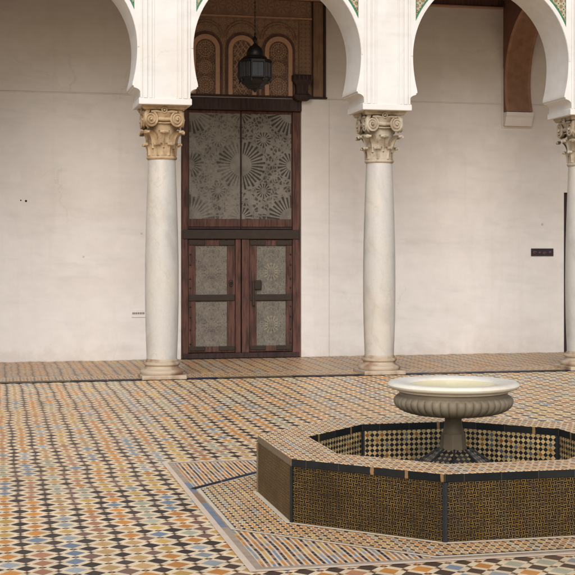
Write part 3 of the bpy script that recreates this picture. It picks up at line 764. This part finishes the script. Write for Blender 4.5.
for x0, x1 in ((-9.5, 2.214), (4.802, 7.50), (7.965, 19)):
    b = B(); b.prism_x([(-.012, 3.752), (-.014, 3.757), (-.012, 3.762), (.003, 3.775), (.003, 3.745)], x0, x1); b.build('string_moulding', MT['wall'], gw)
for x0, x1 in ((2.214, DX0), (DX1, 4.802)):
    b = B(); b.box((x0, -.022, .004), (x1, .002, 3.755)); b.build('door_surround', MT['wall'], gw, bevel=.006)
for x, z, r_ in ((.465, 2.243, .0), (.395, 2.252, .0)):
    rr_ = .016 if x > .43 else .010
    b = B(); b.lathe([(rr_, 0), (rr_*.6, .004), (.0005, .005)], 14); o = b.build('wall_hole', MT['holem'], gw); o.rotation_euler.x = R(90); o.location = (x, -.001, z)
# outer end walls of the gallery and the roof over it
for X0, X1, nm, lb in ((-9.7, -9.5, 'gallery_end_wall', 'plaster wall closing the far left end of the gallery'), (19, 19.2, 'gallery_end_wall', 'plaster wall closing the far right end of the gallery')):
    b = B(); b.box((X0, YF+.01, 0), (X1, YW+.5, TOPZ)); tag(b.build(nm, MT['wall']), lb, 'wall')
ceil = thing('gallery_ceiling', 'dark timber ceiling over the gallery behind the arches', 'ceiling', (0, YB, 5.5))
b = B(); b.box((-9.49, .003, .0), (18.99, YW-YB-.003, .06)); b.build('ceiling_boards', MT['beam'], ceil)
for k in range(64):
    x = -9.2+k*.44
    b = B(); b.box((x, .004, -.14), (x+.12, YW-YB-.07, -.002)); b.build('beam', MT['beam'], ceil, bevel=.006)
fr = thing('wooden_frieze', 'dark brown wooden frieze along the top of the gallery wall', 'frieze', (0, YW, 5.18))
b = B(); b.box((-9.49, -.06, .03), (7.49, -.001, .31)); b.build('frieze_board', MT['frieze'], fr)
b = B(); b.box((-9.49, -.085, 0), (7.49, -.001, .029)); b.build('lower_moulding', MT['band'], fr, bevel=.006)
# vent, plaque
vt = thing('wall_vent', 'small pale slotted vent low on the wall beside the left column', 'vent', (2.02, YW, .667))
b = B(); b.box((-.095, -.012, -.055), (.10, 0, .055)); b.build('vent_plate', MT['wall'], vt, bevel=.004)
for k in range(7):
    b = B(); b.box((-.08+k*.025, -.0145, -.012), (-.065+k*.025, -.011, .016)); b.build('slot', MT['ventm'], vt)
sg_ = thing('wall_plaque', 'small dark plaque with four faded marks on the wall near the right column', 'plaque', (8.142, YW, 1.531))
b = B(); b.box((-.180, -.02, -.057), (.180, 0, .057)); b.build('plaque_board', MT['signm'], sg_, bevel=.004)
for x, r_, zz in ((-.125, .022, 0), (-.045, .013, -.004), (.035, .021, -.012), (.125, .014, .002)):
    pts = [(x+r_*math.cos(q)*1.15, -.0225, zz+r_*.62*math.sin(q)) for q in [k*TAU*.8/9 for k in range(10)]]
    B().tube(pts, .0045, 6).build('mark', MT['signmark'], sg_)

# ------------------------------------------------------------------ carved double door
door = thing('double_door', 'tall dark red-brown double door with grey carved panels between two marble columns', 'door', (3.507, YW, 0))
def dbox(name, x0, z0_, x1, z1, y0, y1, mat, parent=door, bevel=.006):
    b = B(); b.box((x0-3.507, y0, z0_), (x1-3.507, y1, z1)); 
    return b.build(name, MT[mat], parent, bevel=bevel)
Yd = .06  # door face sits a little inside the wall
dbox('lintel', DX0+.002, 3.572, DX1-.002, 3.745, -.05, .10, 'lintel')
dbox('jamb', DX0+.002, .012, DX0+.105, 3.571, .015, .12, 'frame'); dbox('jamb', DX1-.12, .012, DX1-.002, 3.571, .015, .12, 'frame')
dbox('transom', DX0+.03, 1.722, DX1-.03, 1.855, -.005, .075, 'iron')
# upper fixed leaves
def panel(name, x0, z0_, x1, z1, y, mat, cx, cz, parent):
    b = B(); b.face([(x0-3.507, y, z0_), (x1-3.507, y, z0_), (x1-3.507, y, z1), (x0-3.507, y, z1)], uv=[(x-cx, z-cz) for x, z in ((x0, z0_), (x1, z0_), (x1, z1), (x0, z1))])
    b.face([(x0-3.507, y+.02, z0_), (x1-3.507, y+.02, z0_), (x1-3.507, y+.02, z1), (x0-3.507, y+.02, z1)], uv=[(0, 0)]*4)
    return b.build(name, MT[mat], parent, fix=False)
xm = 3.507
ul = dbox('upper_leaf', DX0+.106, 1.90, xm-.008, 3.57, .055, .10, 'frame'); ul['label'] = 'upper left leaf with faded carving'
ur = dbox('upper_leaf', xm+.008, 1.90, DX1-.121, 3.57, .055, .10, 'frame'); ur['label'] = 'upper right leaf with crisp sunburst carving'
panel('carved_panel', DX0+.125, 2.01, xm-.012, 3.53, .050, 'sun_l', xm, 2.79, ul)
panel('carved_panel', xm+.012, 2.01, DX1-.135, 3.53, .050, 'sun_r', xm, 2.79, ur)
for x0, x1, lf in ((DX0+.107, xm-.009, ul), (xm+.009, DX1-.122, ur)):
    dbox('rail', x0, 1.862, x1, 1.895, .05, .1, 'lintel', lf); dbox('rail', x0, 1.897, x1, 2.008, .04, .1, 'frame', lf); dbox('rail', x0, 3.532, x1, 3.57, .04, .1, 'frame', lf)
dbox('mullion', xm-.008, 1.86, xm+.008, 3.57, .03, .1, 'lintel')
# lower leaves; the jamb boards run wide
dbox('sill', DX0+.03, .012, DX1-.03, .085, .0, .1, 'lintel')
dbox('centre_post', xm-.085, .086, xm-.008, 1.72, .018, .09, 'frame'); dbox('centre_post', xm+.008, .086, xm+.115, 1.72, .018, .09, 'frame')
b = B(); b.box((DX0+.002-3.507, .125, .0), (DX1-.002-3.507, .16, 3.745)); b.build('added_light_stop', MT['lintel'], door)  # added dark backing, keeps light from showing through the gap between leaves
def leafdoor(x0, x1, px0, px1, m_, side):
    lf = dbox('lower_leaf', x0, .088, x1, 1.718, .045, .085, 'frame'); lf['label'] = side+' lower leaf with two grey carved panels and iron straps'
    for z0_, z1, d in ((.875, 1.625, 0), (.15, .845-.02, 1)):
        panel('carved_panel', px0, z0_+.03, px1, z1, .041, m_, (px0+px1)/2, (z0_+z1)/2, lf)
    for xa, xb in ((x0+.004, px0-.002), (px1+.002, x1-.004)): dbox('stile', xa, .10, xb, 1.71, .024, .046, 'frame', lf)
    dbox('rail', px0, 1.627, px1, 1.708, .026, .046, 'frame', lf); dbox('rail', px0, .10, px1, .178, .026, .046, 'frame', lf); dbox('rail', px0, .826, px1, .90, .030, .046, 'frame', lf)
    # iron straps and hinge straps
    dbox('strap', x0+.01, .835, x1-.01, .925, .008, .024, 'iron', lf)
    for xa, xb in ((x0+.01, x0+.24), (x1-.24, x1-.01)):
        dbox('strap', xa, 1.63, xb, 1.70, .010, .025, 'iron', lf, bevel=.014); dbox('strap', xa, .12, xb, .185, .010, .025, 'iron', lf, bevel=.014)
    b = B()
    for z in (.22, .42, .6, .75, 1.02, 1.15, 1.35, 1.5):
        for x in ((x0+.03) if side == 'left' else (x1-.03),): b.ball((x-3.507, .02, z), .013, 8)
    b.build('stud', MT['iron'], lf)
    return lf
lL = leafdoor(DX0+.107, xm-.087, 2.845, 3.300, 'low0', 'left')
lR = leafdoor(xm+.117, DX1-.122, 3.735, 4.165, 'low1', 'right')
ring = [(3.355-3.507+.026*math.cos(TAU*k/16), .006, 1.075+.03*math.sin(TAU*k/16)) for k in range(17)]
B().tube(ring, .006, 8).build('ring_handle', MT['iron'], lL)
b = B(); b.lathe([(.035, 0), (.03, .008), (.012, .012), (.001, .013)], 16); o = b.build('ring_plate', MT['iron'], lL); o.rotation_euler.x = R(90); o.location = (3.355-3.507, .024, 1.10)
dbox('bolt', 3.665, .76, 3.700, 1.12, -.008, .017, 'iron', lR)
dbox('lock', 3.70, .99, 3.80, 1.13, -.012, .023, 'iron', lR, bevel=.015)
for x0, x1 in ((DX0+.02, DX0+.098), (DX1-.115, DX1-.03)):    # pale worn foot of each jamb
    dbox('jamb_foot', x0, .0, x1, .011, .01, .12, 'lintel')
# carved pivot socket at the upper right, flaring upwards
b = B()
lv = [(.085, -.02), (.125, .02), (.125, .06), (.095, .075), (.085, .10), (.09, .20), (.13, .245), (.145, .27), (.145, .345), (.12, .352)]
for side, X in (('right', 4.372),):
    b = B()
    for (w0, za), (w1, zb) in zip(lv, lv[1:]):
        for q in range(4):
            cs = [(-1, -1), (1, -1), (1, 1), (-1, 1)]; p, r_ = cs[q], cs[(q+1) % 4]
            b.face([(p[0]*w0, -.10+p[1]*w0*.6, za), (r_[0]*w0, -.10+r_[1]*w0*.6, za), (r_[0]*w1, -.10+r_[1]*w1*.6, zb), (p[0]*w1, -.10+p[1]*w1*.6, zb)])
    for w, z in (lv[0], lv[-1]): b.face([(p[0]*w, -.10+p[1]*w*.6, z) for p in ((-1, -1), (1, -1), (1, 1), (-1, 1))])
    for k in range(5):
        b.tube([(-.12+k*.06, -.10-.088, .275), (-.12+k*.06, -.10-.092, .31), (-.12+k*.06, -.10-.088, .345)], [.02, .026, .02], 6)
    o = b.build('pivot_socket', MT['lintel'], door, bevel=.004); o.location = (X-3.507, 0, 3.74)

# ------------------------------------------------------------------ carved panel over the door
pn = thing('carved_panel', 'brown carved panel with three narrow arches above the tall double door', 'carved panel', (3.507, YW, 3.775))
def pbox(name, x0, z0_, x1, z1, y0, y1, mat, bevel=.004):
    b = B(); b.box((x0-3.507, y0, z0_-3.775), (x1-3.507, y1, z1-3.775)); return b.build(name, MT[mat], pn, bevel=bevel)
pbox('backing', 2.26, 3.775, 4.755, 5.175, -.03, -.001, 'board')
pbox('carved_field', 2.62, 3.79, 4.335, 4.90, -.036, -.0295, 'floral', 0)
pbox('upper_band', 2.62, 4.935, 4.52, 5.17, -.036, -.0295, 'floral2', 0)
pbox('band_rail', 2.60, 4.905, 4.54, 4.932, -.046, -.029, 'band')
for s_ in (-1, 1):
    def xx(a): return 3.507+s_*a
    for nm, a, b_, y, m_ in (('ornament_strip', .845, 1.005, -.040, 'floral3'), ('fillet', 1.03, 1.048, -.050, 'lintel'), ('border_board', 1.052, 1.20, -.042, 'board'), ('fillet', 1.204, 1.235, -.055, 'lintel'), ('fillet', .828, .842, -.05, 'board')):
        x0, x1 = sorted((xx(a), xx(b_))); pbox(nm, x0, 3.79, x1, 4.90 if nm == 'ornament_strip' or a < .84 else 5.17, y, -.0295, m_)
pbox('ledge', 2.25, 3.765, 4.765, 3.788, -.06, -.002, 'lintel')
def arch_pts(w, zb, zt, n=20):
    """x,z outline of a round-headed opening of half width w"""
    return [(w, zb)]+[(w*math.cos(PI*k/n), zt-w+w*math.sin(PI*k/n)) for k in range(n+1)]+[(-w, zb)]
for ci, (cx, kind) in enumerate(((2.975, 0), (3.507, 1), (4.04, 0))):
    X = cx-3.507
    def P3(l, y): return [(X+x, y, z-3.775) for x, z in l]
    w_in, w_out = .142, .205; zt_in, zt_out = 4.575, 4.645
    b = B(); a_, c_ = arch_pts(w_in, 3.79, zt_in), arch_pts(w_out, 3.79, zt_out)
    for k in range(len(a_)-1):
        q = [P3([a_[k], a_[k+1], c_[k+1], c_[k]], -.070)][0]; b.face(q, smooth=False)
        for l_ in (a_, c_):
            b.face([(X+l_[k][0], -.070, l_[k][1]-3.775), (X+l_[k+1][0], -.070, l_[k+1][1]-3.775), (X+l_[k+1][0], -.034, l_[k+1][1]-3.775), (X+l_[k][0], -.034, l_[k][1]-3.775)])
    fr_ = b.build('niche_frame', MT['band'], pn, bevel=.006)
    b = B(); a_, c_ = arch_pts(.212, 3.79, 4.652), arch_pts(.246, 3.79, 4.69)
    for k in range(len(a_)-1):
        b.face(P3([a_[k], a_[k+1], c_[k+1], c_[k]], -.050))
        for l_ in (a_, c_): b.face([(X+l_[k][0], -.050, l_[k][1]-3.775), (X+l_[k+1][0], -.050, l_[k+1][1]-3.775), (X+l_[k+1][0], -.034, l_[k+1][1]-3.775), (X+l_[k][0], -.034, l_[k][1]-3.775)])
    b.build('niche_outer_line', MT['frieze'], pn)
    # wide low-relief arch springing over each niche
    pts = [(X+.262*math.cos(a), -.038, 4.60-3.775+.25*math.sin(a)) for a in [PI*k/24 for k in range(25)]]
    B().tube(pts, .010, 6).build('tracery_arch', MT['board'], pn)
    pts = [(X+.225*math.cos(a), -.038, 4.60-3.775+.205*math.sin(a)+.012*abs(math.sin(a*9))) for a in [PI*k/72 for k in range(73)]]
    B().tube(pts, .008, 6).build('tracery_arch', MT['board'], pn)
    l_ = arch_pts(w_in+.002, 3.79, zt_in+.002); b = B(); b.face(P3(l_, -.040), uv=[(x, z) for x, z in l_]); bk = b.build('niche_ground', MT['rosground'], pn, fix=False)
    b = B()
    if kind == 0:
        for zc, rr_ in ((4.435, .112), (4.18, .088), (3.925, .112)):
            for r_ in (rr_, rr_*.72, rr_*.3):
                b.tube([(X+r_*math.cos(TAU*k/24), -.046, zc-3.775+r_*math.sin(TAU*k/24)) for k in range(25)], .0055 if r_ > rr_*.5 else .004, 5, cap=False)
            for k in range(16):
                a = TAU*k/16; b.tube([(X+rr_*.34*math.cos(a), -.046, zc-3.775+rr_*.34*math.sin(a)), (X+rr_*.9*math.cos(a), -.046, zc-3.775+rr_*.9*math.sin(a))], [.0035, .006], 5)
            b.ball((X, -.048, zc-3.775), rr_*.16, 8)
        b.build('rosettes', MT['rosring'], fr_)
    else:
        for k in range(-8, 12):
            for d in (-1, 1):
                za = 3.79+k*.115; seg = []
                for q in range(15):
                    x = -w_in+2*w_in*q/14; z = za+(x+w_in)*1.45*(1 if d > 0 else -1)+(0 if d > 0 else .8)
                    if 3.795 < z and math.hypot(x, max(0, z-(zt_in-w_in))) < w_in: seg.append((X+x, -.046, z-3.775))
                if len(seg) > 2: b.tube(seg, .0065, 5)
        for zc in (4.40, 4.17, 3.94):
            b.tube([(X+.07*math.cos(TAU*k/8), -.047, zc-3.775+.07*math.sin(TAU*k/8)) for k in range(9)], .007, 5, cap=False)
        b.build('lattice', MT['rosring'], fr_)

# ------------------------------------------------------------------ arch across the gallery
ta = thing('cross_arch', 'terracotta painted horseshoe arch crossing the gallery from a bracket on the back wall', 'arch', (7.73, YW, 3.4))
X0, X1 = -.215, .205; cy = -(YW-YB)/2; r_ = 1.075; zc = 4.06-3.4
def cpt(a): return (cy+r_*math.cos(a), zc+r_*math.sin(a))
aS = -.40; K = 44
pts = [cpt(aS+(PI-2*aS)*k/K) for k in range(K+1)]
pts = [(min(-.045, y) if z < zc else y, z) for y, z in pts]
yb0, yb1 = -.003, -(YW-YB)+.003; TZ = 1.92
b = B(); L = 0
for k in range(K):
    (ya, za), (yb_, zb) = pts[k], pts[k+1]; l = math.hypot(yb_-ya, zb-za); m0 = -(X1-X0)/2
    b.face([(X0, ya, za), (X1, ya, za), (X1, yb_, zb), (X0, yb_, zb)], uv=[(m0, L), (-m0, L), (-m0, L+l), (m0, L+l)], smooth=True); L += l
b.build('soffit', MT['soffit'], ta)
b = B()
for k in range(K):
    (ya, za), (yb_, zb) = pts[k], pts[k+1]
    for x in (X0, X1):
        if k < K//2: b.face([(x, ya, za), (x, yb0, za), (x, yb0, zb), (x, yb_, zb)])
        else: b.face([(x, ya, za), (x, yb1, za), (x, yb1, zb), (x, yb_, zb)])
zt = pts[K//2][1]
for x in (X0, X1): b.face([(x, yb0, zt), (x, yb1, zt), (x, yb1, TZ), (x, yb0, TZ)])
b.build('spandrel', MT['spandrel'], ta)
for y0, y1, s_ in ((-.001, -.10, 1), (yb1, yb1+.10, -1)):
    b = B(); w = .218
    ln = [(y0, 0.028), (y0-s_*.075, .028), (y0-s_*.085, .05), (y0-s_*.12, .15), (y0-s_*.15, .185), (y0-s_*.15, .232), (y0, .232)]
    b.prism_x(ln, X0-.004, X1+.012); b.build('bracket', MT['arch'] if s_ < 0 else MT['wall'], ta, bevel=.005)
b = B(); b.box((X0-.025, -.012, -.0), (X1+.03, -.0005, .90)); b.build('backing_strip', MT['wall'], ta, bevel=.003)

# ------------------------------------------------------------------ side door, at the right behind the column
sd = thing('side_door', 'dark narrow door in the back wall, mostly behind the far right column', 'door', (9.0, YW, 0))
b = B(); b.box((-.498, .05, .01), (-.40, .16, 2.435)); b.build('jamb', MT['dim'], sd); b = B(); b.box((.40, .05, .01), (.498, .16, 2.435)); b.build('jamb', MT['dim'], sd)
b = B(); b.box((-.398, .05, 2.33), (.398, .16, 2.435)); b.build('lintel', MT['dim'], sd)
for s_ in (-1, 1):
    x0, x1 = sorted((s_*.004, s_*.397)); b = B(); b.box((x0, .08, .012), (x1, .12, 2.328)); lf = b.build('leaf', MT['dim'], sd)
    for za, zb in ((.15, 1.05), (1.2, 2.2)):
        b = B(); b.box((x0+.06, .07, za), (x1-.06, .0795, zb)); b.build('raised_panel', MT['dim'], lf, bevel=.006)

# ------------------------------------------------------------------ lantern
LX, LY = 3.452, 17.2
ln = thing('hanging_lantern', 'black metal lantern with glass sides hanging in the gallery before the carved panel', 'lantern', (LX, LY, 3.74))
b = B(); zz = .73
while zz < 1.76:
    k = int(round(zz/.03)) % 2
    b.tube([(.009*math.cos(a)*(1-k), .009*math.cos(a)*k, zz+.016*math.sin(a)) for a in [TAU*q/8 for q in range(9)]], .0028, 5, cap=False); zz += .026
b.tube([(0, 0, .72), (0, 0, 1.765)], .003, 5)
b.build('chain', MT['bronze'], ln)
B().lathe([(.001, .745), (.01, .735), (.014, .715), (.008, .70), (.016, .685), (.03, .66), (.034, .64), (.022, .62), (.014, .60), (.03, .585), (.045, .565), (.05, .55), (.04, .545)], 16).build('finial', MT['bronze'], ln)
b = B(); b.lathe([(.03, .575), (.06, .56), (.088, .53), (.105, .49), (.112, .45), (.108, .43), (.15, .42), (.165, .405), (.16, .395), (.13, .39)], 32, fn=lambda r, z, a: r*(1+.03*abs(math.sin(8*a))) if z > .43 else r); b.build('dome', MT['bronze'], ln)
hexa = lambda r, n=8: [(r*math.cos(TAU*k/n+PI/n), r*math.sin(TAU*k/n+PI/n)) for k in range(n)]
def frust(b, r0, z0_, r1, z1, n=8):
    A_, C_ = hexa(r0, n), hexa(r1, n)
    for k in range(n):
        k2 = (k+1) % n; b.face([(A_[k][0], A_[k][1], z0_), (A_[k2][0], A_[k2][1], z0_), (C_[k2][0], C_[k2][1], z1), (C_[k][0], C_[k][1], z1)])
b = B(); frust(b, .14, .40, .215, .375); frust(b, .215, .375, .232, .36); frust(b, .232, .36, .232, .345); frust(b, .232, .345, .21, .34)
b.build('shoulder', MT['bronze'], ln)
b = B(); frust(b, .215, .34, .222, .12); b.build('glass', MT['glass'], ln)
b = B(); A_ = hexa(.225)
for k in range(8):
    p, q = A_[k], A_[(k+1) % 8]
    b.tube([(p[0], p[1], .34), (p[0], p[1], .12)], .011, 6)
    mx_, my_ = (p[0]+q[0])/2, (p[1]+q[1])/2
    b.tube([(mx_, my_, .34), (mx_, my_, .12)], .004, 5)
    for z in (.13, .335): b.tube([(p[0], p[1], z), (q[0], q[1], z)], .010, 6)
    if k % 2 == 0:
        for t_ in (.2, .35, .65, .8):
            x, y = p[0]+(q[0]-p[0])*t_, p[1]+(q[1]-p[1])*t_; b.tube([(x, y, .34), (x, y, .12)], .008, 5)
b.build('cage', MT['bronze'], ln)
b = B(); frust(b, .232, .12, .20, .10); frust(b, .20, .10, .17, .05); frust(b, .17, .05, .13, .03); frust(b, .13, .03, .10, -.01); b.face([(x, y, -.01) for x, y in hexa(.10)]); b.build('lower_skirt', MT['bronze'], ln)
for k in range(8):
    x, y = A_[k]; b = B(); b.lathe([(.002, .06), (.012, .075), (.016, .095), (.008, .115)], 8, (x*.93, y*.93, 0)); b.build('drop', MT['bronze'], ln)
B().lathe([(.06, -.01), (.035, -.03), (.02, -.045), (.012, -.055), (.001, -.06)], 14).build('pendant', MT['bronze'], ln)

# ------------------------------------------------------------------ light
w = bpy.data.worlds.new('World'); scene.world = w; w.use_nodes = True
nt = w.node_tree; bg = nt.nodes['Background']; sky = nt.nodes.new('ShaderNodeTexSky'); sky.sky_type = 'NISHITA'
sky.sun_disc = False; EL, AZI = 33, 196        # azimuth the sun stands at, degrees clockwise from +Y
sky.sun_elevation = R(EL); sky.sun_rotation = R(AZI); sky.air_density = 1.0; sky.dust_density = 1.5; sky.ozone_density = .6
nt.links.new(sky.outputs[0], bg.inputs[0]); bg.inputs[1].default_value = .12
sun = bpy.data.lights.new('sun', 'SUN'); sun.energy = 2.0; sun.angle = R(40); sun.color = (1, .975, .94)
so = bpy.data.objects.new('sun', sun); col.objects.link(so)
d = Vector((math.sin(R(AZI))*math.cos(R(EL)), math.cos(R(AZI))*math.cos(R(EL)), math.sin(R(EL))))
so.rotation_euler = d.to_track_quat('Z', 'Y').to_euler()

# ------------------------------------------------------------------ camera
cam = bpy.data.cameras.new('camera'); co = bpy.data.objects.new('camera', cam); col.objects.link(co); scene.camera = co
co.location = (0, 0, 1.55); co.rotation_euler = (R(90), 0, -.223)
cam.sensor_width = 36; cam.lens = 36*1304.9/575; cam.shift_y = -(287.5-250.97)/575; cam.clip_end = 500; cam.clip_start = .1
scene.view_settings.view_transform = 'Standard'; scene.view_settings.look = 'None'
scene.view_settings.exposure = .2; scene.view_settings.gamma = 1; scene.view_settings.use_curve_mapping = False
scene.render.engine = 'CYCLES'
